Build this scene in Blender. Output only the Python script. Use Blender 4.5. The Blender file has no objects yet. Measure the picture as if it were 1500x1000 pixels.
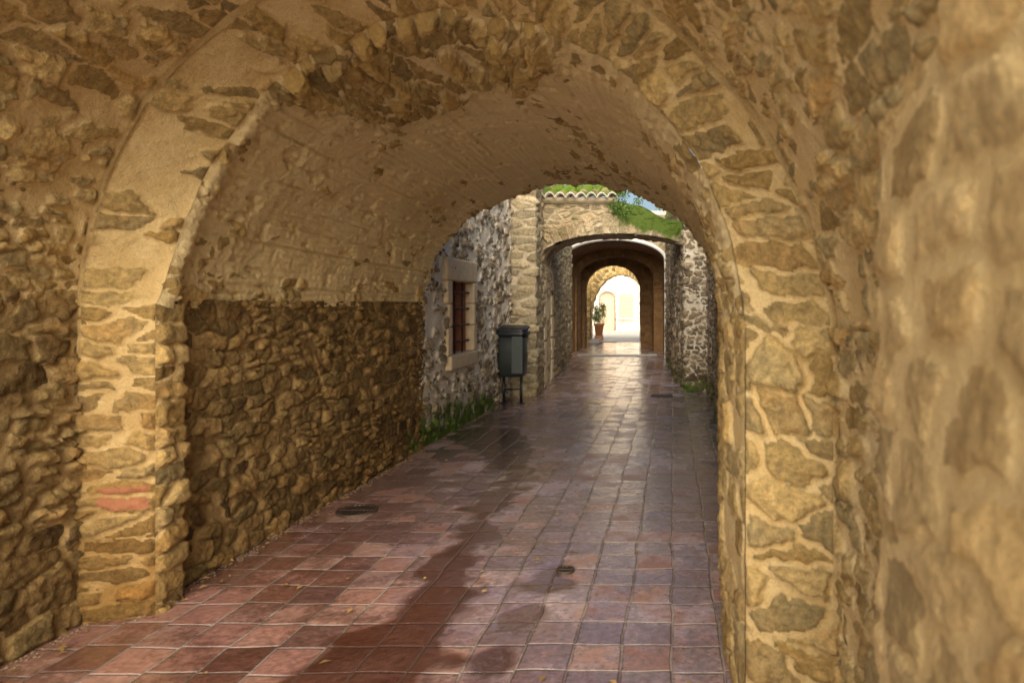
import bpy, math, random
import numpy as np
from mathutils import Vector
random.seed(3); rng=np.random.default_rng(5)
scene=bpy.context.scene
COL=scene.collection

# ---------------------------------------------------------------- noise
def h2(ix,iy,s):
    h=(ix.astype(np.int64)*374761393+iy.astype(np.int64)*668265263+s*1442695041)&0xffffffff
    h=((h^(h>>13))*1274126177)&0xffffffff
    h=((h^(h>>15))*1103515245)&0xffffffff
    return ((h^(h>>16))&0xffffff)/float(0x1000000)
def vn(x,y,s=0):
    ix=np.floor(x);iy=np.floor(y);fx=x-ix;fy=y-iy
    fx=fx*fx*(3-2*fx);fy=fy*fy*(3-2*fy)
    a=h2(ix,iy,s);b=h2(ix+1,iy,s);c=h2(ix,iy+1,s);d=h2(ix+1,iy+1,s)
    return (a*(1-fx)+b*fx)*(1-fy)+(c*(1-fx)+d*fx)*fy
def fbm(x,y,s=0,o=4):
    r=0;a=.5;t=0
    for i in range(o):
        r=r+a*vn(x*2**i+i*17.3,y*2**i+i*9.1,s+i);t+=a;a*=.5
    return r/t
def sm(a,b,x):
    t=np.clip((x-a)/(b-a),0,1);return t*t*(3-2*t)
def cells(u,v,w,h,seed,jx=.75,jy=.55,warp=.03):
    uw=u+warp*2*(fbm(u*5,v*5,seed+50,3)-.5)+warp*.7*(vn(u*18,v*18,seed+57)-.5)+warp*.4*(vn(u*45,v*45,seed+58)-.5)
    vw=v+warp*1.6*(fbm(u*4,v*6,seed+60,3)-.5)+warp*.6*(vn(u*18,v*18,seed+67)-.5)+warp*.35*(vn(u*45,v*45,seed+68)-.5)
    k=h/w
    iy0=np.floor(vw/h)
    F1=np.full(u.shape,1e9);F2=F1.copy()
    z=np.zeros(u.shape)
    p1x=z.copy();p1y=z.copy();p2x=z.copy();p2y=z.copy();i1=z.copy();j1=z.copy()
    for dy in (-1,0,1):
        iy=iy0+dy
        off=h2(iy,iy*0+7,seed)
        ix0=np.floor(uw/w+off)
        for dx in (-2,-1,0,1,2):
            ix=ix0+dx
            px=(ix-off+.5+jx*(h2(ix,iy,seed+1)-.5))*w*k
            py=(iy+.5+jy*(h2(ix,iy,seed+2)-.5))*h
            d=(uw*k-px)**2+(vw-py)**2
            n=d<F1
            m2=(~n)&(d<F2)
            p2x=np.where(n,p1x,np.where(m2,px,p2x));p2y=np.where(n,p1y,np.where(m2,py,p2y))
            F2=np.where(n,F1,np.where(m2,d,F2))
            p1x=np.where(n,px,p1x);p1y=np.where(n,py,p1y);F1=np.where(n,d,F1)
            i1=np.where(n,ix,i1);j1=np.where(n,iy,j1)
    e=(F2-F1)/(2*np.sqrt((p1x-p2x)**2+(p1y-p2y)**2)+1e-6)
    return e,h2(i1,j1,seed+11),h2(i1,j1,seed+12),h2(i1,j1,seed+13),uw-p1x/k,vw-p1y
def masonry(u,v,w,h,seed,gap=.012,amp=.03,warp=.03,expose=None,jx=.85,jy=.65,rough=1.0,cut=None):
    e,r1,r2,r3,du,dv=cells(u,v,w,h,seed,jx,jy,warp)
    if cut is not None: e=np.minimum(e,cut)
    gv=gap*(.45+1.5*fbm(u*2.3,v*2.3,seed+44,3))
    e2=e+gap*1.2*(fbm(u*24,v*24,seed+70,3)-.5)
    m=sm(gv*.45,gv*1.05,e2)
    if expose is not None:
        m=m*sm(-.05,.05,expose-r3+.12*(fbm(u*14,v*14,seed+33,3)-.5))
    prof=m*(.8+.2*sm(0,gap*3,e2))
    d=prof*(amp*(.25+.95*r2**1.3)+np.clip(du*(r1-.5)*.22+dv*(r3-.5)*.35,-.6*amp,.6*amp))
    f=fbm(u*8,v*14,seed+85,3)*5;fl=np.floor(f)+sm(.75,1,f-np.floor(f))
    d=d+amp*rough*(.30*(fl/5-.5)*m+.35*(fbm(u*5,v*5,seed+80,2)-.5)+.40*(fbm(u*30,v*38,seed+90,3)-.5)*(.5+m))
    return d,m,r1,r2
def masonry2(u,v,w,h,seed,sc=1.75,fr=.5,**k):
    q=fbm(u*1.9,v*3.2,seed+200,3)-fr
    cut=np.abs(q)*.35
    A=masonry(u,v,w,h,seed,cut=cut,**k);B=masonry(u,v,w*sc*.85,h*sc,seed+7,cut=cut,**k)
    return tuple(np.where(q>0,a,b) for a,b in zip(A,B))

# ---------------------------------------------------------------- mesh helpers
def link(o,parent=None):
    COL.objects.link(o)
    if parent: o.parent=parent
    return o
def empty(name):
    o=bpy.data.objects.new(name,None);o.empty_display_size=.3;COL.objects.link(o);return o
def mesh_obj(name,verts,faces,mat,parent=None,smooth=False):
    me=bpy.data.meshes.new(name);me.from_pydata([tuple(v) for v in verts],[],[tuple(f) for f in faces]);me.update()
    if smooth: me.polygons.foreach_set('use_smooth',[True]*len(me.polygons))
    if mat: me.materials.append(mat)
    return link(bpy.data.objects.new(name,me),parent)
def grid_obj(name,P,mat,parent=None,st=None,zn=None,hole=None,flip=False):
    nu,nv=P.shape[:2]
    idx=np.arange(nu*nv).reshape(nu,nv)
    q=np.stack([idx[:-1,:-1],idx[1:,:-1],idx[1:,1:],idx[:-1,1:]],-1).reshape(-1,4)
    if hole is not None:
        hc=hole[:-1,:-1].reshape(-1); q=q[~hc]
    if flip: q=q[:,::-1]
    me=bpy.data.meshes.new(name)
    me.vertices.add(nu*nv);me.vertices.foreach_set('co',P.reshape(-1).astype(np.float32))
    me.loops.add(q.size);me.loops.foreach_set('vertex_index',q.reshape(-1).astype(np.int32))
    me.polygons.add(len(q));me.polygons.foreach_set('loop_start',np.arange(0,q.size,4,dtype=np.int32))
    me.polygons.foreach_set('loop_total',np.full(len(q),4,dtype=np.int32))
    me.update(calc_edges=True);me.validate()
    me.polygons.foreach_set('use_smooth',np.ones(len(me.polygons),dtype=bool))
    for nm,arr in (('st',st),('zn',zn)):
        a=me.attributes.new(nm,'FLOAT_COLOR','POINT')
        c=np.zeros((nu*nv,4),np.float32);c[:,3]=1
        if arr is not None:
            for i,x in enumerate(arr): c[:,i]=np.broadcast_to(x,(nu,nv)).reshape(-1)
        a.data.foreach_set('color',c.reshape(-1))
    me.materials.append(mat)
    return link(bpy.data.objects.new(name,me),parent)
def normals(P,toward):
    du=np.gradient(P,axis=0);dv=np.gradient(P,axis=1)
    n=np.cross(du,dv);n/=np.linalg.norm(n,axis=2,keepdims=True)+1e-9
    t=np.array(toward)-P
    s=np.sign((n*t).sum(2).mean())
    return n*s
def resample(path,res):
    p=np.array(path,float);seg=np.linalg.norm(np.diff(p,axis=0),axis=1);L=np.concatenate([[0],np.cumsum(seg)])
    n=max(2,int(L[-1]/res)+1);s=np.linspace(0,L[-1],n)
    return np.stack([np.interp(s,L,p[:,i]) for i in range(p.shape[1])],1),s
def wall(name,path,z0,z1,res,toward,mat,parent,pat,zonef=None,holef=None,uo=0,taper0=0):
    p,s=resample(path,res)
    zs=np.linspace(z0,z1,int((z1-z0)/res)+1)
    U,V=np.meshgrid(s+uo,zs,indexing='ij')
    P=np.zeros(U.shape+(3,));P[...,0]=p[:,0][:,None];P[...,1]=p[:,1][:,None];P[...,2]=V
    N=normals(P,toward)
    d,m,r1,r2=pat(U,V,P)
    if taper0: d=d*sm(0,taper0,U-uo)
    Q=P+N*d[...,None]
    zn=zonef(U,V,P) if zonef else None
    hole=holef(U,V,P) if holef else None
    return grid_obj(name,Q,mat,parent,(m,r1,r2),zn,hole)
def arch(L,R,zl,zr,zc,t):
    a=(1-np.cos(np.pi*t))/2
    z=zl+(zr-zl)*a+(zc-(zl+zr)/2)*np.sin(np.pi*t)
    return np.stack([L[0]+(R[0]-L[0])*a,L[1]+(R[1]-L[1])*a,z],-1)
def wob(a,t,seed,k=1.0):
    a=a.copy();o=np.zeros_like(t);w_=np.sin(np.pi*t)**.6
    a[...,0]+=k*w_*(.09*(fbm(t*6,o,seed,2)-.5)+.035*(fbm(t*26,o,seed+5,2)-.5))
    a[...,2]+=k*w_*(.12*(fbm(t*5,o+3,seed+9,2)-.5)+.045*(fbm(t*24,o+3,seed+15,2)-.5))
    return a
def box(name,lo,hi,mat,parent=None,bev=0):
    x0,y0,z0=lo;x1,y1,z1=hi
    v=[(x0,y0,z0),(x1,y0,z0),(x1,y1,z0),(x0,y1,z0),(x0,y0,z1),(x1,y0,z1),(x1,y1,z1),(x0,y1,z1)]
    f=[(0,3,2,1),(4,5,6,7),(0,1,5,4),(1,2,6,5),(2,3,7,6),(3,0,4,7)]
    o=mesh_obj(name,v,f,mat,parent)
    if bev:
        b=o.modifiers.new('b','BEVEL');b.width=bev;b.segments=3
    return o
def rings(name,rs,mat,parent=None,smooth=True,caps=True):
    n=len(rs[0]);v=[p for r in rs for p in r];f=[]
    for i in range(len(rs)-1):
        for j in range(n):
            f.append((i*n+j,i*n+(j+1)%n,(i+1)*n+(j+1)%n,(i+1)*n+j))
    if caps: f.append(tuple(range(n))[::-1]);f.append(tuple(range((len(rs)-1)*n,len(rs)*n)))
    return mesh_obj(name,v,f,mat,parent,smooth)
def tube(name,a,b,r,mat,parent=None,n=10):
    a=Vector(a);b=Vector(b);d=(b-a).normalized();x=d.orthogonal().normalized();y=d.cross(x)
    R=[[a+(x*math.cos(k*2*math.pi/n)+y*math.sin(k*2*math.pi/n))*r for k in range(n)],[b+(x*math.cos(k*2*math.pi/n)+y*math.sin(k*2*math.pi/n))*r for k in range(n)]]
    return rings(name,R,mat,parent)

# ---------------------------------------------------------------- materials
class NT:
    def __init__(s,name):
        s.m=bpy.data.materials.new(name);s.m.use_nodes=True;s.t=s.m.node_tree;s.t.nodes.clear()
        s.out=s.n('ShaderNodeOutputMaterial');s.b=s.n('ShaderNodeBsdfPrincipled');s.l(s.b.outputs[0],s.out.inputs[0])
        s.co=s.n('ShaderNodeTexCoord').outputs['Object']
    def n(s,t,**k):
        x=s.t.nodes.new(t)
        for a,b in k.items(): setattr(x,a,b)
        return x
    def l(s,a,b): s.t.links.new(a,b)
    def put(s,i,v):
        if isinstance(v,(int,float)): i.default_value=v
        elif isinstance(v,(tuple,list)): i.default_value=tuple(v)+((1,) if len(v)==3 and len(i.default_value)==4 else ())
        else: s.l(v,i)
    def math(s,op,a,b=0,c=None,clamp=False):
        x=s.n('ShaderNodeMath',operation=op,use_clamp=clamp);s.put(x.inputs[0],a);s.put(x.inputs[1],b)
        if c is not None: s.put(x.inputs[2],c)
        return x.outputs[0]
    def noise(s,scale,detail=3,rough=.6,vec=None,out='Fac',dist=0):
        x=s.n('ShaderNodeTexNoise');x.inputs['Scale'].default_value=scale;x.inputs['Detail'].default_value=detail
        x.inputs['Roughness'].default_value=rough;x.inputs['Distortion'].default_value=dist
        s.l(vec if vec is not None else s.co,x.inputs['Vector']);return x.outputs[out]
    def mix(s,f,a,b,mode='MIX'):
        x=s.n('ShaderNodeMix',data_type='RGBA',blend_type=mode);s.put(x.inputs[0],f);s.put(x.inputs[6],a);s.put(x.inputs[7],b);return x.outputs[2]
    def mr(s,v,a,b,c=0,d=1,smooth=True):
        x=s.n('ShaderNodeMapRange');x.interpolation_type='SMOOTHSTEP' if smooth else 'LINEAR'
        s.put(x.inputs[0],v)
        for i,k in enumerate((a,b,c,d)): s.put(x.inputs[i+1],k)
        return x.outputs[0]
    def ramp(s,v,cols):
        x=s.n('ShaderNodeValToRGB');r=x.color_ramp
        n=len(cols)
        while len(r.elements)<n: r.elements.new(.5)
        for i,c in enumerate(cols):
            r.elements[i].position=i/(n-1);r.elements[i].color=tuple(c)+(1,)
        s.l(v,x.inputs[0]);return x.outputs[0]
    def attr(s,nm):
        a=s.n('ShaderNodeAttribute',attribute_name=nm);q=s.n('ShaderNodeSeparateColor');s.l(a.outputs['Color'],q.inputs[0]);return q.outputs
    def bump(s,h,strength,dist,nrm=None):
        x=s.n('ShaderNodeBump');x.inputs['Strength'].default_value=strength;x.inputs['Distance'].default_value=dist
        s.l(h,x.inputs['Height'])
        s.l(x.outputs[0],s.b.inputs['Normal']);return x.outputs[0]

def stone_mat(name,cols,mortar,mortar2,moss=(.05,.085,.015),rough=.9,contrast=1.,bump=.8,stain=1.):
    t=NT(name);st=t.attr('st');zn=t.attr('zn')
    n1=t.noise(5,4);n2=t.noise(34,5,.75);n3=t.noise(190,2,.7);n0=t.noise(1.4,4,.65)
    m=t.mr(t.math('ADD',st[0],t.math('MULTIPLY_ADD',n2,.8,-.4)),.3,.62)
    k=t.math('ADD',st[1],t.math('MULTIPLY_ADD',n1,.7,-.35),clamp=True)
    c=t.ramp(k,cols)
    c=t.mix(1,c,t.mr(st[2],0,1,.72,1.22,smooth=False),'MULTIPLY')
    c=t.mix(1,c,t.mr(n2,.25,.75,1-.5*contrast,1+.45*contrast),'MULTIPLY')
    c=t.mix(t.mr(n3,.5,.72,0,.4),c,(.62,.45,.22))
    mo=t.mix(t.mr(n1,.35,.65),mortar,mortar2)
    mo=t.mix(t.mr(n3,.5,.68,0,.5*contrast),mo,(mortar[0]*.5,mortar[1]*.43,mortar[2]*.34))
    mo=t.mix(t.mr(n2,.48,.72,0,.6*contrast),mo,(mortar[0]*.60,mortar[1]*.53,mortar[2]*.43))
    c=t.mix(m,mo,c)
    c=t.mix(t.mr(n0,.52,.70,0,.55*stain),c,t.mix(1,c,(.62,.52,.40),'MULTIPLY'))
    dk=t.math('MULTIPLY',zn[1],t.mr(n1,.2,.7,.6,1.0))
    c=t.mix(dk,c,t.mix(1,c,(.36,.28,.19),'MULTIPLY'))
    ms=t.mr(t.math('ADD',zn[0],t.math('MULTIPLY_ADD',n1,1.4,-1.0)),.05,.4)
    ms=t.math('MULTIPLY',ms,t.mr(zn[0],0,.1))
    c=t.mix(ms,c,t.mix(n2,moss,(moss[0]*2.4,moss[1]*2.1,moss[2]*2)))
    c=t.mix(zn[2],c,t.mix(n1,(.36,.12,.07),(.48,.2,.11)))
    t.l(c,t.b.inputs['Base Color']);t.b.inputs['Roughness'].default_value=rough
    t.b.inputs['Specular IOR Level'].default_value=.25
    h=t.math('ADD',n2,t.math('MULTIPLY',n3,.35))
    t.bump(h,bump,.026)
    return t.m
def simple(name,col,rough=.6,metal=0,var=.25,scale=20,bump=.2,col2=None,spec=.5):
    t=NT(name);n=t.noise(scale,4)
    c=t.mix(n,tuple(x*(1-var) for x in col),col2 or tuple(min(1,x*(1+var)) for x in col))
    t.l(c,t.b.inputs['Base Color']);t.b.inputs['Roughness'].default_value=rough;t.b.inputs['Metallic'].default_value=metal
    t.b.inputs['Specular IOR Level'].default_value=spec
    if bump: t.bump(t.noise(scale*4,3),bump,.01)
    return t.m

warm=stone_mat('warm_sandstone_masonry',[(.42,.275,.095),(.60,.42,.165),(.48,.35,.15),(.70,.495,.20),(.42,.325,.155),(.63,.41,.155)],(.94,.73,.38),(.84,.62,.29),stain=.6,contrast=.9)
pierm=stone_mat('pale_pier_masonry',[(.68,.47,.20),(.80,.57,.26),(.62,.45,.21),(.76,.52,.22)],(.94,.71,.35),(.86,.63,.29),contrast=.55,stain=.4)
vaultm=stone_mat('vault_lime_plaster',[(.44,.30,.11),(.62,.44,.175),(.48,.365,.16),(.68,.49,.20),(.50,.335,.13)],(.97,.80,.45),(.94,.75,.40),contrast=.42,bump=.8,stain=.4)
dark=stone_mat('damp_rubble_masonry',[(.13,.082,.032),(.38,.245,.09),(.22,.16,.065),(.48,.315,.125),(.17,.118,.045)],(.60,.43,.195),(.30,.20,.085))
court=stone_mat('courtyard_rubble',[(.13,.10,.07),(.42,.34,.22),(.22,.18,.14),(.54,.44,.31),(.28,.20,.12)],(.95,.90,.79),(.82,.75,.61),contrast=1.1)
grey=stone_mat('grey_arch_stone',[(.24,.20,.13),(.44,.36,.23),(.31,.27,.18),(.50,.41,.27)],(.60,.52,.38),(.40,.33,.23),contrast=1.1)
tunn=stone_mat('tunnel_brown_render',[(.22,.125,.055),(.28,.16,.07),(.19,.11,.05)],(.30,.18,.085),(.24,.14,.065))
pale=stone_mat('pale_limewash_stone',[(.7,.66,.57),(.78,.73,.63),(.6,.55,.46)],(.86,.82,.75),(.80,.76,.68),stain=.3)

# ================================================================= PASSAGE
pas=empty('stone_vault_passage')
RA=.0105
eye=(-.8,1.0,1.4)
iL,iR=(-2.5,3.30),(.26,2.42);oL,oR=(-2.79,3.2),(.57,2.33)
ZI,ZO=2.88,2.96
SP=.34
def splay(a,t,k=1.0):
    a=a.copy();a[...,1]+=SP*k*np.sin(np.pi*t)**.7;return a
def ringpath(L,R,zl,zr,zc,sp):
    n1,n2,n3=140,450,125
    a=np.stack([np.full(n1,L[0]),np.full(n1,L[1]),np.linspace(-.03,zl,n1,endpoint=False)],-1)
    tt=np.linspace(0,1,n2,endpoint=False)
    b=arch(L,R,zl,zr,zc,tt)
    if sp: b=wob(splay(b,tt),tt,300)
    else: b=wob(b,tt,330,.8)
    c=np.stack([np.full(n3,R[0]),np.full(n3,R[1]),np.linspace(zr,-.03,n3)],-1)
    return np.concatenate([a,b,c])
pi_=ringpath(iL,iR,1.5,1.40,ZI,True);po=ringpath(oL,oR,1.5,1.33,ZO,False)
mid=(pi_+po)/2;sl=np.concatenate([[0],np.cumsum(np.linalg.norm(np.diff(mid,axis=0),axis=1))])
nr=42
r=np.linspace(0,1,nr)
P=pi_[:,None,:]*(1-r[None,:,None])+po[:,None,:]*r[None,:,None]
W=np.linalg.norm(po-pi_,axis=1)
U=np.broadcast_to(r[None,:]*W[:,None],(len(sl),nr)).copy();V=np.broadcast_to(sl[:,None],U.shape).copy()
N=normals(P,(-1.0,0,1.2));
d1,m1,a1,b1=masonry(U+.11,V,.34,.085,21,gap=.009,amp=.034,warp=.03,jy=.8)
exr=.66+.4*sm(3.4,4.2,V)
d2,m2,a2,b2=masonry(U+.02,V,.34,.10,22,gap=.012,amp=.040,warp=.035,jy=.8,expose=exr)
d3,m3,a3,b3=masonry(U+.07,V,.21,.13,29,gap=.012,amp=.046,warp=.045,jy=.95,expose=1.2)
k=sm(1.4,1.7,V);k3=sm(sl[-1]-1.6,sl[-1]-1.3,V)
def bl(a,b,c): return (a*(1-k)+b*k)*(1-k3)+c*k3
d=bl(d1,d2,d3);m=bl(m1,m2,m3)
d=d+.03*(fbm(U*3,V*3,91,3)-.5)*k
kk=np.where(k3>.5,2,np.where(k>.5,1,0));ra=np.choose(kk,[a1,a2,a3]);rb=np.choose(kk,[b1,b2,b3])
lip=sm(.92,.96,r)[None,:]*sm(1.1,1.5,V)*sm(.25,.9,sl[-1]-V)
d=d*(1-lip)+.016*lip+lip*.012*(fbm(U*20,V*12,3)-.5)
m=m*(1-lip)
d=d*(sm(0,.10,r)[None,:]*.6+.4*sm(0,.02,r)[None,:])
d=d*(1-sm(.985,1,r))[None,:]+0
P2=P+N*d[...,None]
brick=((h2(np.floor(V/.11),V*0,77)>.955)&(U>.02)&(U<.22)&(V<1.5)).astype(float)*sm(.3,.7,m)*.8
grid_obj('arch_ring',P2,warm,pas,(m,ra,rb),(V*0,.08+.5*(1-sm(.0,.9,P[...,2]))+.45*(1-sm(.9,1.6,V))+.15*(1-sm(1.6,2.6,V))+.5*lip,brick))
# ---- near vault (A)
ys=np.linspace(0,1,210);ts=np.linspace(0,1,450)
yA0=2.0-1.18*ts**1.3
P=np.zeros((len(ys),len(ts),3))
for i,s in enumerate(ys):
    a=arch((oL[0]-.0,oL[1]),(oR[0]+.0,oR[1]),1.5,1.33,ZO,ts)
    a=wob(a,ts,330,.8)
    a[:,1]=yA0+(a[:,1]-yA0)*s
    P[i]=a
N=normals(P,eye)
arc=np.cumsum(np.concatenate([[0],np.linalg.norm(np.diff(P[-1],axis=0),axis=1)]))
U=P[...,1].copy();V=np.broadcast_to(arc[None,:],U.shape).copy()
ex=.40+.55*sm(1.2,.2,V)+.40*sm(.48,.62,fbm(U*1.3,V*1.3,8,2))+.2*sm(3.3,4.2,V)
d,m,a,b=masonry2(U,V,.17,.055,31,gap=.010,amp=.030,warp=.045,expose=ex)
d=d+.035*(fbm(U*3,V*3,92,3)-.5)
d=d*(1-sm(.975,1,ys))[:,None]
grid_obj('near_vault_soffit',P+N*d[...,None],warm,pas,(m,a,b),(U*0,U*0,U*0))
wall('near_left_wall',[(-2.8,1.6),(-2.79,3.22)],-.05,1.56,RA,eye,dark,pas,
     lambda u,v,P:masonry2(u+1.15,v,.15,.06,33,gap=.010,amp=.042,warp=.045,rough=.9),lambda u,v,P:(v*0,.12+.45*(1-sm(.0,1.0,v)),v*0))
wall('near_right_wall',[(.575,.7),(.572,2.36)],-.05,1.42,RA,eye,warm,pas,
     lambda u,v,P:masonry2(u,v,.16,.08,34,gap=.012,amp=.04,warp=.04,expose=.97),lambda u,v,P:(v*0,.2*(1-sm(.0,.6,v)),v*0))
wall('near_right_pier',[(.66,1.62),(.60,1.55),(.47,1.50),(.435,1.44),(.425,1.3),(.41,.55),(.45,.46),(1.3,.42)],-.05,2.45,RA,(-1,.9,1.4),pierm,pas,
     lambda u,v,P:masonry(u,v,.32,.14,38,gap=.020,amp=.014,warp=.03,expose=1.2,rough=1.0,jy=.4),lambda u,v,P:(v*0,v*0,v*0))
# ---- inner vault (B)
def Rx(y): return np.interp(y,[2.38,2.9,5,7.1],[.26,.225,.37,.5])
n_s=410
ss=np.linspace(0,1,n_s);ts=np.linspace(0,1,470)
P=np.zeros((n_s,len(ts),3))
for i,s in enumerate(ss):
    yl=iL[1]+(7.1-iL[1])*s;yr=iR[1]+(7.1-iR[1])*s
    xl=-2.5-.085*float(sm(3.38,3.52,np.array(yl)))
    zs_=.02*float(sm(0,.02,np.array(s)))
    a=arch((xl,yl),(float(Rx(yr)),yr),1.5-zs_,1.40+.1*s-zs_,ZI+(2.74-ZI)*s,ts)
    P[i]=wob(wob(splay(a,ts,(1-s)),ts,300,(1-s)**2.5),ts,360,.45*min(1,s*2))
N=normals(P,(-1,4,1.2))
arc=np.cumsum(np.concatenate([[0],np.linalg.norm(np.diff(P[200],axis=0),axis=1)]))
U=P[...,1].copy();V=np.broadcast_to(arc[None,:],U.shape).copy()
T=np.broadcast_to(ts[None,:],U.shape);S=np.broadcast_to(ss[:,None],U.shape)
n_lo=fbm(U*1.1,V*1.1,5,3)
crown=np.exp(-((T-.46)/.20)**2)
pm=sm(.32,.5,np.exp(-((S-.03-.30*np.abs(T-.48))/.24)**2)*crown+.45*(fbm(U*2.4,V*2.4,15,4)-.5))
ex=.03+.24*sm(.5,.66,n_lo)+.2*(1-sm(.0,.06,S))+.5*(1-sm(.0,.08,T))*(1-sm(.2,.6,S))+.30*sm(.70,.8,T)*(1-sm(.1,.5,S))+.35*sm(.92,1,S)+.10*crown*(1-sm(.2,.7,S))
A_=masonry2(U,V,.21,.06,41,fr=.42,gap=.009,amp=.022+.0*pm,warp=.045,expose=ex)
B_=masonry(U,V,.27,.10,47,gap=.010,amp=.070,warp=.05,expose=.93,rough=1.1)
d,m,a,b=[x*(1-pm)+y*pm for x,y in zip(A_,B_)]
a=np.where(pm>.5,B_[2],A_[2])
rid=np.sin((V+.02*fbm(U*.8,V*2,3,2))*2*np.pi/.05)*.004*sm(.42,.58,fbm(U*.7,V*.9,90,2)+.1)*(1-m)
vb=V+.02*vn(U*.6,V*0,4)
bi=np.floor(vb/.13);bf=vb/.13-bi
plank=.024*(h2(bi,np.floor((U+h2(bi,bi*0,6)*1.5)/1.3),5)-.5)-.010*(1-sm(.0,.08,np.minimum(bf,1-bf)))*sm(.38,.52,fbm(U*1.5,V*1.5,95,3))
lum=.05*(fbm(U*1.5,V*1.5,66,3)-.5)+.022*(fbm(U*6,V*8,67,4)-.5)+.011*(fbm(U*30,V*30,68,3)-.5)
pit=-.024*sm(.62,.72,fbm(U*10,V*14,69,3))
d=d+(lum+rid+plank+pit)*(1-.7*pm)+.01*pm
d=d*sm(0,.012,S)
P2=P+N*d[...,None]
P2[...,1]+= (sm(.97,1,S))*.10*(h2(np.floor(V/.12),U*0,9)-.5)
grid_obj('inner_vault_soffit',P2,vaultm,pas,(m,a,b),(U*0,.12*sm(.47,.62,fbm(U*.9+5,V*1.2,35,3)),U*0))
def zB(u,v,P):
    y=P[...,1]
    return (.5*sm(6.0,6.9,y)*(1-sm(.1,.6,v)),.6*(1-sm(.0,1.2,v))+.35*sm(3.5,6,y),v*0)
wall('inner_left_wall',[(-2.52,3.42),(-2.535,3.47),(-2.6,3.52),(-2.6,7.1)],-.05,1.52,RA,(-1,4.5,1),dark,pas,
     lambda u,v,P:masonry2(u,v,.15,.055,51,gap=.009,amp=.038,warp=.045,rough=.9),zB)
wall('inner_left_quoin',[(-2.5,3.30),(-2.495,3.48),(-2.56,3.52)],-.05,1.50,RA,(-1,4.5,1),warm,pas,
     lambda u,v,P:masonry(u,v,.3,.1,52,gap=.010,amp=.03,warp=.02),lambda u,v,P:(v*0,.4+.4*(1-sm(.0,.9,v)),v*0),taper0=.03)
wall('inner_right_wall',[(float(Rx(y)),y) for y in (2.42,2.9,5,7.1)],-.05,1.44,RA*1.2,(-1,4.5,1),warm,pas,
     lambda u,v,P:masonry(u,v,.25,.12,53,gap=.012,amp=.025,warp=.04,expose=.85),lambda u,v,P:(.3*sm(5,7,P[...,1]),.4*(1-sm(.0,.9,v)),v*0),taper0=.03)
box('blocker_left',(-8,2.2,0),(-3.05,10.9,4.0),warm,pas)  # unseen block added behind the walls to keep sun and sky out
box('blocker_over_vault',(-3.2,2.5,3.09),(1.1,7.0,3.3),warm,pas)  # unseen slab added above the soffit to stop sun and sky
box('blocker_right',(1.05,1.0,0),(6,18.6,3.9),warm,pas)  # unseen block, its height set by how much sun and sky it stops
t_=np.linspace(0,1,260);A=wob(arch(oL,oR,1.5,1.33,ZO,t_),t_,330,.8);A[:,1]=2.0-1.18*t_**1.3
q=np.linspace(0,1,90)
P=np.zeros((260,90,3));P[...,0]=A[:,0][:,None];P[...,1]=A[:,1][:,None]-.01;P[...,2]=A[:,2][:,None]*(1-q)+3.3*q
d,m,a,b=masonry(P[...,0],P[...,2],.3,.13,61,amp=.03);P[...,1]-=d*sm(0,.1,q)[None,:]
grid_obj('outer_front_wall',P,warm,pas,(m,a,b))
mesh_obj('outer_wall_top',[(-3.2,2.0,3.3),(1.2,.75,3.3),(1.2,2.6,3.305),(-3.2,2.6,3.305)],[(0,1,2,3)],warm,pas)

# ================================================================= COURTYARD LEFT WALL with window
cl=empty('courtyard_wall')
wy0,wy1,wz0,wz1=7.93,8.78,.90,1.77
def zc(u,v,P):
    y=P[...,1]
    return (.58*(1-sm(.1,.7,v))*(1-sm(9.0,11,y))+.2*(1-sm(0,.4,v)),.35*(1-sm(.1,1.0,v)),v*0)
wall('rubble_face',[(-2.6,7.0),(-2.6,10.98)],-.05,4.0,.017,(-1,9,1.5),court,cl,
     lambda u,v,P:masonry2(u,v,.13,.07,71,gap=.014,amp=.05,warp=.05,expose=.68),zc,
     lambda u,v,P:(P[...,1]>wy0-.1)&(P[...,1]<wy1+.1)&(v>wz0-.1)&(v<wz1+.1))
wall('quoin_pier',[(-2.85,10.96),(-2.2,10.98),(-2.2,11.02),(-2.24,11.6),(-2.42,14.0),(-2.8,18.9)],-.05,4.0,.02,(-1,9,1.5),grey,cl,
     lambda u,v,P:tuple(np.where(u<.95,x,y) for x,y in zip(masonry(u,v,.42,.13,72,gap=.012,amp=.04,warp=.015,jy=.5,rough=.8),masonry(u,v,.26,.13,73,gap=.014,amp=.035))),
     lambda u,v,P:(.35*(1-sm(.1,.8,v)),.3*(1-sm(.1,.8,v)),v*0),
     lambda u,v,P:(P[...,1]>12.2)&(P[...,1]<13.4)&(v<1.75))
box('mass',(-7,10.95,0),(-3.25,19.0,3.9),court,cl)  # unseen block added behind the wall face to stop light
fr=simple('window_surround_stone',(.64,.52,.35),.85,var=.25,scale=9,bump=.7)
iron=simple('rusty_iron',(.07,.05,.045),.6,metal=.6,var=.4,scale=60)
shut=simple('old_red_wood',(.34,.13,.07),.7,var=.45,scale=8,bump=.4)
X0=-2.545
box('window_lintel',(-2.9,wy0-.2,wz1),(X0,wy1+.14,wz1+.27),fr,cl,.025)
box('window_sill',(-2.9,wy0-.12,wz0-.17),(X0+.02,wy1+.12,wz0),fr,cl,.025)
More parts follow.
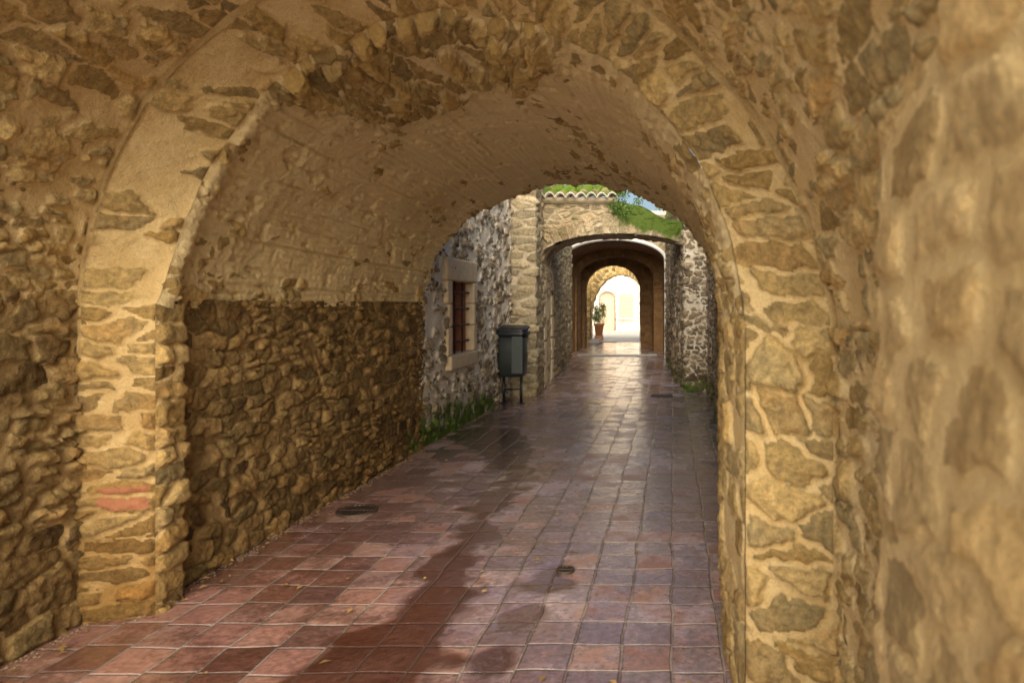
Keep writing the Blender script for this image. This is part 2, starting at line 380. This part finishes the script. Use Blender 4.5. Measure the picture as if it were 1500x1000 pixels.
for z0,z1,dy in ((wz0+.001,wz0+.33,.16),(wz0+.335,wz0+.6,.11),(wz0+.605,wz1-.002,.17)):
    box('window_jamb_near',(-2.9,wy0-dy,z0),(X0-.004,wy0,z1),fr,cl,.018)
    box('window_jamb_far',(-2.9,wy1,z0),(X0-.004,wy1+dy-.02,z1),fr,cl,.018)
    box('window_reveal_wood',(-2.84,wy1-.03,z0),(-2.66,wy1-.002,z1),shut,cl)
box('window_shutter',(-2.9,wy0,wz0),(-2.82,wy1,wz1),shut,cl)
for k in range(5): box('shutter_board',(-2.82,wy0+.01+k*.168,wz0+.01),(-2.805,wy0+.165+k*.168,wz1-.01),shut,cl,.004)
for k in range(4):
    z=wz0+.14+k*.2; tube('window_bar',(-2.62,wy0-.01,z),(-2.62,wy1+.01,z),.013,iron,cl)
for k in range(2):
    y=wy0+.28+k*.3; tube('window_bar_upright',(-2.62,y,wz0-.01),(-2.62,y,wz1+.01),.011,iron,cl)
dw=simple('door_wood',(.12,.07,.04),.6,var=.4,scale=10)
pts=[]
for k in range(13):
    a=math.pi*k/12;pts.append((12.8-.62*math.cos(a),1.72+.38*math.sin(a)))
pts=[(12.18,-.02)]+pts+[(13.42,-.02)]
v=[(-2.235-.075*(y-11.5)-.16,y,z) for y,z in pts];mesh_obj('arched_door',v,[tuple(range(len(v)))],dw,cl)
for k in range(16):
    if k<4: y0,z0=12.16,.22+k*.42;ry,rz=.0,.2
    elif k>=12: y0,z0=13.44,.22+(15-k)*.42;ry,rz=.0,.2
    else:
        a=math.pi*(k-3.5)/8; y0,z0=12.8-.7*math.cos(a),1.74+.46*math.sin(a);rz=.1
    x=-2.235-.075*(y0-11.5)
    box('door_surround_block',(x-.12,y0-.1,z0-rz),(x+.03,y0+.1,z0+rz-.015),fr,cl,.015)

# ================================================================= COURTYARD RIGHT WALL
cr=empty('courtyard_wall')
wall('rubble_face',[(.5,7.0),(.60,8.4),(.63,9.7),(.62,11.6),(.58,11.66),(.24,11.7),(.2,11.74),(.17,12.3),(.07,13.3),(-.17,19.1)],-.05,3.9,.02,(-1,9,1.5),court,cr,
     lambda u,v,P:masonry2(u,v,.15,.08,81,gap=.010,amp=.05,warp=.05),
     lambda u,v,P:(.5*(1-sm(.1,.9,v))+.4*sm(2.4,2.8,v)*sm(11,12,P[...,1]),.2+.35*(1-sm(.1,.8,v)),v*0))

# ================================================================= ROOFED ARCH across the lane
def arch_wall(name,yf,th,x0,x1,ox0,ox1,zs,zc_,top,mat,parent,res=.025,seed=91,vw=.3,toward=-1,amp=.03,zn=None,w=.24,h=.13):
    hw=(ox1-ox0)/2;cx=(ox0+ox1)/2
    xa=np.arange(x0,ox0,res) if x0<ox0-1e-6 else np.array([]);xb=cx-hw*np.cos(np.linspace(0,np.pi,int(3.3*hw/res)));xc=np.arange(ox1+res,x1,res) if x1>ox1+1e-6 else np.array([])
    xs=np.concatenate([xa,xb,xc])
    zo=np.concatenate([np.full(len(xa),-.05),zs+(zc_-zs)*np.sqrt(np.clip(1-((xb-cx)/hw)**2,0,1)),np.full(len(xc),-.05)])
    tp=top(xs) if callable(top) else np.full(len(xs),top)
    nz=int((tp.max()-0)/res)
    q=np.linspace(0,1,nz)
    Z=zo[:,None]*(1-q)+np.maximum(tp,zo+.05)[:,None]*q
    X=np.broadcast_to(xs[:,None],Z.shape).copy()
    Rr=(hw*hw+(zc_-zs)**2)/(2*(zc_-zs));zcen=zc_-Rr
    rr=np.sqrt((X-cx)**2+(Z-zcen)**2)-Rr;ang=np.arctan2(X-cx,Z-zcen)
    ring=(rr<vw)&(rr>-.35)&(Z>zs-.05)
    d1,m1,a1,b1=masonry(X,Z,w,h,seed,gap=.012,amp=amp)
    d2,m2,a2,b2=masonry(rr+.1,ang*Rr,vw*2.2,.14,seed+3,gap=.011,amp=amp*1.4,warp=.012,jy=.25)
    f=lambda a,b:np.where(ring,b,a)
    d,m,a,b=f(d1,d2),f(m1,m2),f(a1,a2),f(b1,b2)
    d=d+np.where(ring,.02,0)
    P=np.stack([X,yf-d,Z],-1)
    zz=zn(X,Z) if zn else (X*0,X*0,X*0)
    grid_obj(name+'_face',P,mat,parent,(m,a,b),zz)
    pts=[(ox0,z) for z in np.linspace(-.05,zs,30,endpoint=False)]+[(x,z) for x,z in zip(xb,zo[len(xa):len(xa)+len(xb)])]+[(ox1,z) for z in np.linspace(zs,-.05,30)[1:]]
    p,s=resample(pts,res)
    yy=np.linspace(-.03,th,max(3,int(th/res)))
    P=np.zeros((len(p),len(yy),3));P[...,0]=p[:,0][:,None];P[...,1]=yf+yy[None,:];P[...,2]=p[:,1][:,None]
    U=P[...,1].copy();V=np.broadcast_to(s[:,None],U.shape).copy()
    N=normals(P,(cx,yf+th/2,zs*.7))
    d,m,a,b=masonry(U,V,.3,.15,seed+5,gap=.014,amp=amp*.8,expose=.7)
    grid_obj(name+'_soffit',P+N*d[...,None],mat,parent,(m,a,b))
    P=np.stack([X,np.full(X.shape,yf+th),Z],-1)[::2,::2]
    grid_obj(name+'_back',P,mat,parent)
    P=np.stack([np.stack([xs,np.full(len(xs),yf),np.maximum(tp,zo+.05)],-1),np.stack([xs,np.full(len(xs),yf+th),np.maximum(tp,zo+.05)],-1)],1)
    grid_obj(name+'_top',P,mat,parent)
ra=empty('stone_arch')
topf=lambda x:np.where(x<-.9,3.30,3.30-.45*(x+.9)/1.2)+.03*np.sin(x*9)
arch_wall('roofed_arch',11.85,.9,-2.3,.45,-2.28,.42,2.30,2.72,topf,grey,ra,seed=95,w=.2,h=.09,
          zn=lambda X,Z:(.9*sm(-1.3,-.4,X)*sm(2.75,3.1,Z+.25*(X+.9))+.3,.15+X*0,X*0))
tile=stone_mat('mossy_roof_tile',[(.42,.28,.17),(.5,.36,.23),(.36,.25,.16)],(.7,.66,.58),(.6,.55,.48),moss=(.10,.17,.02))
nx=420;ny=60
X,Y=np.meshgrid(np.linspace(-2.36,-.93,nx),np.linspace(0,1,ny),indexing='ij')
ph=(X+2.36)/.178
cor=np.abs(np.sin(np.pi*ph))
row=np.floor(Y*3.999);fr_=Y*4-row
Z=3.30+Y*.38+.085*cor**.7+.02*(1-fr_)+.012*(h2(np.floor(ph),row,3)-.5)
Yp=11.62+Y*1.2-.03*h2(np.floor(ph),row*0,8)*(1-Y)
P=np.stack([X,Yp,Z],-1)
ms=sm(.38,.55,fbm(X*3,Yp*3,2,3))
grid_obj('roof_tiles',P,tile,ra,(X*0+1,h2(np.floor(ph),row,5),X*0+.5),(.4+.9*ms,X*0,X*0))
P3=P[:,0,:];lo=P3.copy();lo[:,2]-=.024
in_=lo.copy();in_[:,1]+=.30
Q=np.stack([P3,lo,in_],1)
grid_obj('roof_tile_ends',Q,pale,ra,(np.zeros(Q.shape[:2]),),None)
xs=np.linspace(-2.34,-.95,60)
Q=np.stack([np.stack([xs,xs*0+11.72,xs*0+3.33],-1),np.stack([xs,xs*0+11.70,xs*0+3.27+.008*np.sin(xs*40)],-1),np.stack([xs,xs*0+11.87,xs*0+3.22],-1)],1)
grid_obj('eave_mortar',Q,grey,ra,(np.zeros(Q.shape[:2]),),None)

# ================================================================= FAR TUNNEL HOUSE
tb=empty('stone_tunnel_house')
arch_wall('tunnel_mouth',19.0,.35,-6,3.5,-3.08,-.20,2.72,3.30,3.75,grey,tb,res=.035,seed=101)
th=np.linspace(0,1,80)
def rim(L,R,zs,zc_,y,wd,mat,nm,dp=.05):
    a=arch((L,y),(R,y),zs,zs,zc_,th);b=arch((L-wd,y),(R+wd,y),zs,zs,zc_+wd,th)
    a=np.concatenate([[(L,y,0)],a,[(R,y,0)]]);b=np.concatenate([[(L-wd,y,0)],b,[(R+wd,y,0)]])
    c=b.copy();c[:,1]+=dp+.05;e=a.copy();e[:,1]+=.4
    grid_obj(nm,np.stack([c,b,a,e],1),mat,tb,(np.zeros((len(a),4)),))
white=simple('limewash',(.85,.84,.80),.9,var=.1,scale=6,bump=.4)
rim(-3.06,-.22,2.70,3.27,18.88,.09,white,'limewash_rim')
def barrel(L0,R0,L1,R1,y0,y1,zs,zc_,mat,nm):
    n=90;P=[]
    for k in np.linspace(0,1,40):
        L=L0+(L1-L0)*k;R=R0+(R1-R0)*k;y=y0+(y1-y0)*k
        a=arch((L,y),(R,y),zs,zs,zc_,np.linspace(0,1,n))
        lz=np.linspace(-.02,zs,30,endpoint=False)
        P.append(np.concatenate([[(L,y,z) for z in lz],a,[(R,y,z) for z in lz[::-1]]]))
    P=np.array(P);N=normals(P,((L0+R0)/2,(y0+y1)/2,1.2))
    V=np.broadcast_to(np.arange(P.shape[1])[None,:]*.045,P.shape[:2]).copy()
    d,m,a,b=masonry(P[...,1].copy(),V,.3,.15,111,expose=.25,amp=.02)
    grid_obj(nm,P+N*d[...,None],mat,tb,(m,a,b))
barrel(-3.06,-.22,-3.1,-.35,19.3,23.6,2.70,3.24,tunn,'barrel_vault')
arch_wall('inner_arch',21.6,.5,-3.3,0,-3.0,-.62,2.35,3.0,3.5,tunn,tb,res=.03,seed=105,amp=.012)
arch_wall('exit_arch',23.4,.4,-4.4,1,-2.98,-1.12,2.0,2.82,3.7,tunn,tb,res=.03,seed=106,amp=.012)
box('upper_storey',(-6,19.3,3.45),(3.5,23.4,3.74),court,tb)
box('side_mass',(-.02,19.4,0),(5,23.4,3.4),court,tb)
box('side_mass_left',(-6,19.4,0),(-3.3,23.4,3.4),court,tb)
oa=empty('stone_arch')
arch_wall('plaza_arch',26.4,.45,-6,.6,-3.15,-.85,.95,2.62,3.3,warm,oa,res=.03,seed=121)

# ================================================================= DISTANT HOUSE
dh=empty('plaza_house')
hm=stone_mat('pale_render',[(.78,.73,.63),(.84,.79,.69),(.74,.68,.58)],(.92,.89,.83),(.88,.84,.76),contrast=.3,stain=.2)
arch_wall('house_front',38,.4,-9,4,-4.05,-3.2,1.9,2.2,6.5,hm,dh,res=.05,seed=131,amp=.03)
box('house_body',(-9,38.5,0),(4,45,6.4),hm,dh)
wd=simple('weathered_timber',(.66,.50,.36),.6,var=.3)
box('door_leaf',(-4.05,38.25,0),(-3.2,38.35,2.3),wd,dh)
box('shutter_window',(-2.95,37.93,.75),(-2.2,37.98,2.05),wd,dh,.01)
for k in range(6): box('shutter_slat',(-2.9,37.90,.82+k*.2),(-2.25,37.93,.94+k*.2),wd,dh,.005)
box('window_cill',(-3.05,37.8,.62),(-2.1,37.96,.74),pale,dh,.02)
box('roof_eave',(-9.3,37.5,6.4),(4.3,45.2,6.6),tile,dh)

# ================================================================= FLOOR
t=NT('wet_terracotta_paving')
wz=t.attr('st')
sx=t.n('ShaderNodeSeparateXYZ');t.l(t.co,sx.inputs[0])
nw=t.noise(2.2,1,out='Color');sw=t.n('ShaderNodeSeparateColor');t.l(nw,sw.inputs[0])
TX,TY=.215,.215
x=t.math('ADD',sx.outputs[0],t.math('MULTIPLY_ADD',sw.outputs[0],.045,-.022))
y=t.math('ADD',sx.outputs[1],t.math('MULTIPLY_ADD',sw.outputs[1],.045,-.022))
gx=t.math('DIVIDE',x,TX);ix=t.math('FLOOR',gx)
w1=t.n('ShaderNodeTexWhiteNoise',noise_dimensions='1D');t.l(ix,w1.inputs['W'])
gy=t.math('ADD',t.math('DIVIDE',y,TY),t.math('MULTIPLY',w1.outputs[0],.22));iy=t.math('FLOOR',gy)
cx=t.n('ShaderNodeCombineXYZ');t.l(ix,cx.inputs[0]);t.l(iy,cx.inputs[1])
w2=t.n('ShaderNodeTexWhiteNoise',noise_dimensions='2D');t.l(cx.outputs[0],w2.inputs['Vector'])
wsep=t.n('ShaderNodeSeparateColor');t.l(w2.outputs['Color'],wsep.inputs[0])
fx=t.math('ABSOLUTE',t.math('SUBTRACT',t.math('FRACT',gx),.5));fy=t.math('ABSOLUTE',t.math('SUBTRACT',t.math('FRACT',gy),.5))
ex_=t.math('MULTIPLY',t.math('SUBTRACT',.5,fx),TX);ey_=t.math('MULTIPLY',t.math('SUBTRACT',.5,fy),TY)
ed=t.math('MINIMUM',ex_,ey_)
n2=t.noise(30,4,.7);n1=t.noise(5,4);n0=t.noise(1.3,4)
tm=t.mr(t.math('ADD',ed,t.math('MULTIPLY_ADD',n2,.010,-.005)),.003,.009)
tc=t.ramp(wsep.outputs[0],[(.25,.12,.10),(.38,.20,.155),(.30,.15,.13),(.43,.25,.20),(.28,.16,.15),(.40,.22,.165)])
sky_tint=t.math('MULTIPLY',wz[2],t.mr(t.math('ADD',t.math('MULTIPLY',wsep.outputs[1],.35),n1),.42,.75))  # skylight and blue sky reflection painted into the tile colour as lilac
tc=t.mix(t.math('MULTIPLY',sky_tint,.9,clamp=True),tc,t.mix(wsep.outputs[2],(.50,.47,.68),(.74,.68,.78)))
tc=t.mix(t.mr(n0,.5,.7,0,.45),tc,(.54,.42,.42))
tc=t.mix(1,tc,t.mr(n2,.25,.75,.60,1.28),'MULTIPLY')
jc=t.mix(n1,(.54,.47,.44),(.22,.18,.16))
jc=t.mix(t.math('MULTIPLY',wz[1],t.mr(n1,.4,.6)),jc,(.06,.10,.02))
c=t.mix(tm,jc,tc)
c=t.mix(t.math('MULTIPLY',wz[1],t.mr(t.math('ADD',n1,t.math('MULTIPLY',n2,.3)),.62,.78)),c,(.06,.10,.02))
damp=t.mr(t.math('ADD',t.math('MULTIPLY',wsep.outputs[1],.30),t.math('ADD',n0,t.math('MULTIPLY',n1,.7))),.82,1.10)
wet=wz[0]
allw=t.math('MAXIMUM',t.math('MULTIPLY',damp,.7),t.mr(t.math('ADD',wet,t.math('MULTIPLY_ADD',n2,.35,-.17)),.1,.9))
c=t.mix(allw,c,t.mix(1,c,(.26,.16,.14),'MULTIPLY'))
t.l(c,t.b.inputs['Base Color'])
ro=t.mr(allw,0,1,.36,.05,smooth=False)
ro=t.math('ADD',ro,t.math('MULTIPLY_ADD',n2,.22,-.11),clamp=True)
t.l(ro,t.b.inputs['Roughness']);t.b.inputs['IOR'].default_value=1.5
t.b.inputs['Specular IOR Level'].default_value=.8
t.l(t.mr(allw,0,1,.25,1,smooth=False),t.b.inputs['Coat Weight']);t.b.inputs['Coat Roughness'].default_value=.08;t.b.inputs['Coat IOR'].default_value=1.5
hh=t.math('ADD',t.math('MULTIPLY',tm,1.0),t.math('ADD',t.math('MULTIPLY',wsep.outputs[2],.7),t.math('ADD',t.math('MULTIPLY',n1,1.6),t.math('MULTIPLY',n2,.5))))
hh=t.math('MULTIPLY',hh,t.mr(wet,0,1,1,.6))
bo=t.bump(hh,.8,.010);t.l(bo,t.b.inputs['Coat Normal'])
floorm=t.m
ysf=np.concatenate([np.arange(-9,2,.25),np.arange(2,13,.03),np.arange(13,27,.1)])
xsf=np.arange(-4.6,1.3,.03)
X,Y=np.meshgrid(xsf,ysf,indexing='ij')
def pdist(X,Y,pts):
    D=np.full(X.shape,9.)
    for (x0,y0,r0),(x1,y1,r1) in zip(pts[:-1],pts[1:]):
        k=np.clip(((X-x0)*(x1-x0)+(Y-y0)*(y1-y0))/((x1-x0)**2+(y1-y0)**2),0,1)
        D=np.minimum(D,np.hypot(X-x0-k*(x1-x0),Y-y0-k*(y1-y0))-(r0+(r1-r0)*k))
    return D
D=pdist(X,Y,[(-1.25,2.0,.34),(-1.2,2.8,.26),(-1.28,3.7,.14),(-1.34,4.6,.10),(-1.38,5.3,.10),(-1.40,6.1,.14),(-1.75,7.1,.24),(-2.15,7.9,.38)])
D=np.minimum(D,pdist(X,Y,[(-.80,2.4,.03),(-.66,3.8,.08),(-.6,4.2,.03)]))
D=D+.24*(fbm(X*5.2,Y*5.2,3,4)-.5)*1.7
wet=sm(.14,-.10,D)
moss=sm(6.5,7.5,Y)*(1-sm(11,13,Y))*np.maximum(1-sm(-2.6,-1.9,X+0*Y),sm(-.25,.25,X))
moss=np.maximum(moss,.8*sm(9,10,Y)*(1-sm(12,13,Y))*sm(-.3,.2,X))
sky_lilac=sm(2.2,4.2,Y+1.4*(X+1))*(.35+.65*sm(-2.3,-1.3,X))*(.6+.4*sm(4,7,Y))  # where the painted sky tint lies on the tiles, stronger further in
Z=.014*(fbm(X*1.2,Y*1.2,9,3)-.5)
grid_obj('pavement',np.stack([X,Y,Z],-1),floorm,None,(wet,moss,sky_lilac))
gm=stone_mat('pale_plaza_ground',[(.6,.52,.4),(.66,.57,.44),(.55,.47,.36)],(.72,.63,.48),(.62,.54,.42))
mesh_obj('ground',[(-250,-250,-.03),(250,-250,-.03),(250,250,-.03),(-250,250,-.03)],[(0,1,2,3)],gm)
mesh_obj('plaza_paving',[(-9,26.9,.012),(6,26.9,.012),(6,38,.012),(-9,38,.012)],[(0,1,2,3)],pale)
mesh_obj('forecourt_bounce',[(-9,-12,.012),(9,-12,.012),(9,.35,.012),(-9,.35,.012)],[(0,1,2,3)],pale)  # unseen pale sheet added to bounce sunlight into the vault
def debris(name,n,fn,mat,smin,smax,parent=None):
    V=[];F=[]
    for _ in range(n):
        x,y,z=fn();s=random.uniform(smin,smax);b=len(V)
        for p in ((1,0,.2),(-.2,.9,0),(-.9,.1,.1),(0,-1,0),(.1,.1,.8)):
            V.append((x+p[0]*s*random.uniform(.6,1.2),y+p[1]*s*random.uniform(.6,1.2),z+p[2]*s))
        F+=[(b,b+1,b+4),(b+1,b+2,b+4),(b+2,b+3,b+4),(b+3,b,b+4)]
    return mesh_obj(name,V,F,mat,parent)
grit=simple('grit',(.22,.15,.09),.9,var=.5,scale=9)
debris('wall_base_gravel',1300,lambda:((-2.76 if (yy:=random.uniform(2.2,11))<3.2 else -2.58)+abs(random.gauss(0,.03)),yy,.0) ,grit,.003,.010)

def leafmat(name,cols):
    t=NT(name);st=t.attr('st');c=t.ramp(st[1],cols);t.l(c,t.b.inputs['Base Color']);t.b.inputs['Roughness'].default_value=.6
    return t.m
def leaves(name,pts,size,mat,parent=None,flat=False,rat=.55):
    n=len(pts);P=np.array(pts)
    th=rng.uniform(0,2*np.pi,n);tl=rng.normal(0,.15 if flat else .9,n);rl=rng.normal(0,.15 if flat else .9,n)
    s=size*rng.uniform(.6,1.3,n)
    ax=np.stack([np.cos(th)*np.cos(tl),np.sin(th)*np.cos(tl),np.sin(tl)],1)
    bx=np.stack([-np.sin(th)*np.cos(rl),np.cos(th)*np.cos(rl),np.sin(rl)],1)
    up=np.cross(ax,bx)
    A=P-ax*s[:,None];B=P+bx*(s*rat)[:,None]+up*(s*.25)[:,None];C=P+ax*s[:,None];D=P-bx*(s*rat)[:,None]+up*(s*.25)[:,None]
    V=np.stack([A,B,C,D],1).reshape(-1,3)
    me=bpy.data.meshes.new(name)
    F=[(4*i,4*i+1,4*i+2) for i in range(n)]+[(4*i,4*i+2,4*i+3) for i in range(n)]
    me.from_pydata(V.tolist(),[],F);a=me.attributes.new('st','FLOAT_COLOR','POINT')
    r=rng.uniform(0,1,n);c=np.zeros((n,4,4),np.float32);c[:,:,1]=r[:,None];c[:,:,3]=1;a.data.foreach_set('color',c.reshape(-1))
    me.materials.append(mat);return link(bpy.data.objects.new(name,me),parent)
green=leafmat('green_leaves',[(.04,.09,.012),(.08,.16,.025),(.12,.21,.03),(.06,.12,.02)])
lime=leafmat('bright_leaves',[(.13,.22,.02),(.22,.34,.04),(.09,.17,.02)])
brown=leafmat('dead_leaves',[(.20,.11,.04),(.36,.22,.08),(.45,.32,.11),(.14,.07,.03)])
def clump(cx,cy,cz,rx,ry,rz,n):
    p=rng.normal(0,.45,(n,3));p/=np.maximum(1,np.linalg.norm(p,axis=1,keepdims=True)*.9)
    return (p*np.array([rx,ry,rz])+np.array([cx,cy,cz])).tolist()
pts=[]
for k in range(7):
    y=random.uniform(6.9,8.0) if k<5 else random.uniform(8,9.6);hgt=random.uniform(.02,.08) if random.random()<.6 else random.uniform(.2,.5)
    pts+=clump(-2.56+(.0 if hgt>.18 else random.uniform(0,.05)),y,hgt,.03,.07,.04,random.randint(12,24))
pts=[p for p in pts if p[2]>.003]
leaves('wall_base_weeds',pts,.013,green)
pts=[]
for k in range(13):
    pts+=clump(random.uniform(-1.0,-.6),11.6+random.uniform(0,.4),random.uniform(3.05,3.5),.12,.13,.11,60)
leaves('ivy',pts,.028,green)
pts=[]
for k in range(40):
    pts+=clump(random.uniform(-2.35,-.95),11.62+random.uniform(0,1.0),3.42+random.uniform(0,.18),.09,.1,.04,40)
for k in range(5):
    pts+=clump(random.uniform(-.9,.0),11.75,3.2-random.uniform(0,.2),.07,.07,.06,24)
leaves('roof_moss',pts,.016,lime)
pts=[]
for _ in range(60):
    y=random.uniform(2.6,12)**1.0;x=random.uniform(-2.45,.3);pts.append((x,y,.014))
for _ in range(60): pts.append((-2.72+abs(random.gauss(0,.07))+(.15 if (yy:=random.uniform(2.5,7))>3.3 else 0),yy,.015))
for _ in range(170): pts.append((random.gauss(-2.0,.16),random.gauss(11.2,.5),.015+random.uniform(0,.02)))
leaves('fallen_leaves',pts,.022,brown,None,True)

# ================================================================= DRAIN COVERS
castiron=simple('cast_iron',(.09,.065,.05),.5,metal=.5,var=.4,scale=40)
pitm=simple('pit_black',(.008,.008,.008),.5,bump=0)
def roundgrate(x,y,R,nb):
    e=empty('drain_cover');n=40;z=.017
    def c(r,z): return [(x+r*math.cos(2*math.pi*k/n),y+r*math.sin(2*math.pi*k/n),z) for k in range(n)]
    rings('rim',[c(R,-.01),c(R,z),c(R*.86,z),c(R*.84,z-.008)],castiron,e,False,False)
    mesh_obj('pit',c(R*.87,.0095),[tuple(range(n))],pitm,e)
    for k in range(nb):
        o=-R*.8+1.6*R*(k+.5)/nb;hl=math.sqrt(max(0,(R*.86)**2-o*o))
        box('grate_bar',(x+o-R*.05,y-hl,.010),(x+o+R*.05,y+hl,z-.001),castiron,e)
    box('grate_rib',(x-R*.85,y-R*.05,.010),(x+R*.85,y+R*.05,z),castiron,e)
roundgrate(-2.28,4.93,.14,8)
roundgrate(-.60,3.83,.05,4)
sg=empty('drain_grate')
steel=simple('galvanised_steel',(.45,.46,.47),.4,metal=.7)
for k in range(5): box('grate_rail',(-2.75,19.6+k*.1,.01),(-.45,19.63+k*.1,.03),steel,sg)
for k in range(32): box('grate_cross',(-2.75+k*.073,19.6,.008),(-2.73+k*.073,20.02,.026),steel,sg)
box('grate_pit',(-2.75,19.6,.002),(-.45,20.03,.0085),castiron,sg)
sm_=empty('drain_cover');
box('cover_plate',(-.35,10.9,.006),(.0,11.25,.016),castiron,sm_,.004)
for k in range(5): box('cover_slot',(-.31+k*.065,10.94,.0165),(-.28+k*.065,11.21,.019),castiron,sm_)

# ================================================================= LITTER BIN
lb=empty('litter_bin')
bm=simple('dark_green_enamel',(.022,.028,.028),.35,var=.25,scale=5,bump=.05)
bp=simple('black_plastic',(.013,.015,.019),.35,bump=0)
def rr(cx,cy,wx,wy,z,rad,n=6,tilt=0):
    P=[]
    for sx_,sy_,a0 in ((1,1,0),(-1,1,90),(-1,-1,180),(1,-1,270)):
        for k in range(n+1):
            a=math.radians(a0+90*k/n)
            px=cx+sx_*(wx-rad)+rad*math.cos(a);py=cy+sy_*(wy-rad)+rad*math.sin(a)
            P.append((px,py,z+tilt*(py-cy)))
    return P
bx,by=-2.40,10.25
rings('body',[rr(bx,by,.17,.15,.42,.06),rr(bx,by,.195,.17,.45,.07),rr(bx,by,.215,.185,1.05,.07),rr(bx,by,.20,.17,1.05,.06),rr(bx,by,.18,.155,.5,.06)],bm,lb)
rings('rim',[rr(bx,by,.235,.205,1.03,.08),rr(bx,by,.240,.21,1.05,.08),rr(bx,by,.240,.21,1.085,.08),rr(bx,by,.205,.175,1.09,.07),rr(bx,by,.205,.175,1.03,.07)],bp,lb,True,False)
rings('hood',[rr(bx,by,.225,.195,1.11,.08,tilt=.15),rr(bx,by,.235,.205,1.125,.08,tilt=.15),rr(bx,by,.22,.19,1.15,.08,tilt=.15),rr(bx,by,.15,.12,1.165,.06,tilt=.15)],bp,lb)
box('side_panel',(bx+.03,by-.200,.47),(bx+.19,by-.186,1.02),simple('panel_lit_grey',(.07,.085,.085),.3,bump=0),lb,.006)  # paler copy of the enamel: lit right side put into the colour
for dx in (-.13,.13):
    tube('leg',(bx+dx,by,.0),(bx+dx,by,.46),.02,bp,lb)
    tube('hood_post',(bx+dx*1.5,by+.12,1.05),(bx+dx*1.5,by+.12,1.14),.012,bp,lb)
    box('foot_plate',(bx+dx-.06,by-.06,.008),(bx+dx+.06,by+.06,.022),bp,lb,.004)
tube('cross_bar',(bx-.13,by,.22),(bx+.13,by,.22),.012,bp,lb)

# ================================================================= POTTED PLANT + STEP
pp=empty('potted_plant')
def circ(x,y,r,z,n=28): return [(x+r*math.cos(2*math.pi*k/n),y+r*math.sin(2*math.pi*k/n),z) for k in range(n)]
tc_=simple('terracotta',(.42,.19,.09),.8,var=.15)
px,py=-3.0,27.9
rings('pot',[circ(px,py,.14,.22),circ(px,py,.20,.62),circ(px,py,.23,.63),circ(px,py,.23,.70),circ(px,py,.19,.70),circ(px,py,.18,.6)],tc_,pp)
rings('pot_base',[circ(px,py,.16,.0),circ(px,py,.19,.05),circ(px,py,.17,.22)],tc_,pp)
pts=[]
for k in range(22): pts+=clump(px+random.uniform(-.25,.25),py+random.uniform(-.2,.2),.85+random.uniform(-.05,.55),.15,.13,.15,70)
leaves('foliage',pts,.035,lime,pp)
stp=box('stone_step',(-3.1,25.6,.012),(-2.75,26.2,.17),pale,None,.02)

# ================================================================= LIGHT
el,az=math.radians(29),5
to=Vector((math.sin(math.radians(az))*math.cos(el),-math.cos(math.radians(az))*math.cos(el),math.sin(el)))
sun=bpy.data.lights.new('sun','SUN');sun.energy=5;sun.angle=math.radians(54);sun.color=(1,.90,.72)
so=bpy.data.objects.new('sun',sun);so.rotation_euler=to.to_track_quat('Z','Y').to_euler();so.location=(3,-5,12);COL.objects.link(so)
w=bpy.data.worlds.new('World');scene.world=w;w.use_nodes=True
nt=w.node_tree;bg=nt.nodes['Background'];sk=nt.nodes.new('ShaderNodeTexSky');sk.sky_type='NISHITA';sk.sun_disc=False
sk.sun_elevation=el;sk.sun_rotation=math.radians(180-az);sk.dust_density=4.0
nt.links.new(sk.outputs[0],bg.inputs[0]);bg.inputs[1].default_value=.15

cam=bpy.data.cameras.new('camera');co=bpy.data.objects.new('camera',cam);COL.objects.link(co)
co.location=(0,0,1.5);co.rotation_euler=(math.radians(90),0,0)
cam.lens=24;cam.sensor_width=36;cam.shift_x=-235/1500;cam.shift_y=-55/1500
cam.clip_start=.05;cam.clip_end=600
cam.dof.use_dof=True;cam.dof.focus_distance=6.5;cam.dof.aperture_fstop=2.5
scene.camera=co
scene.view_settings.view_transform='Standard';scene.view_settings.look='None';scene.view_settings.exposure=0
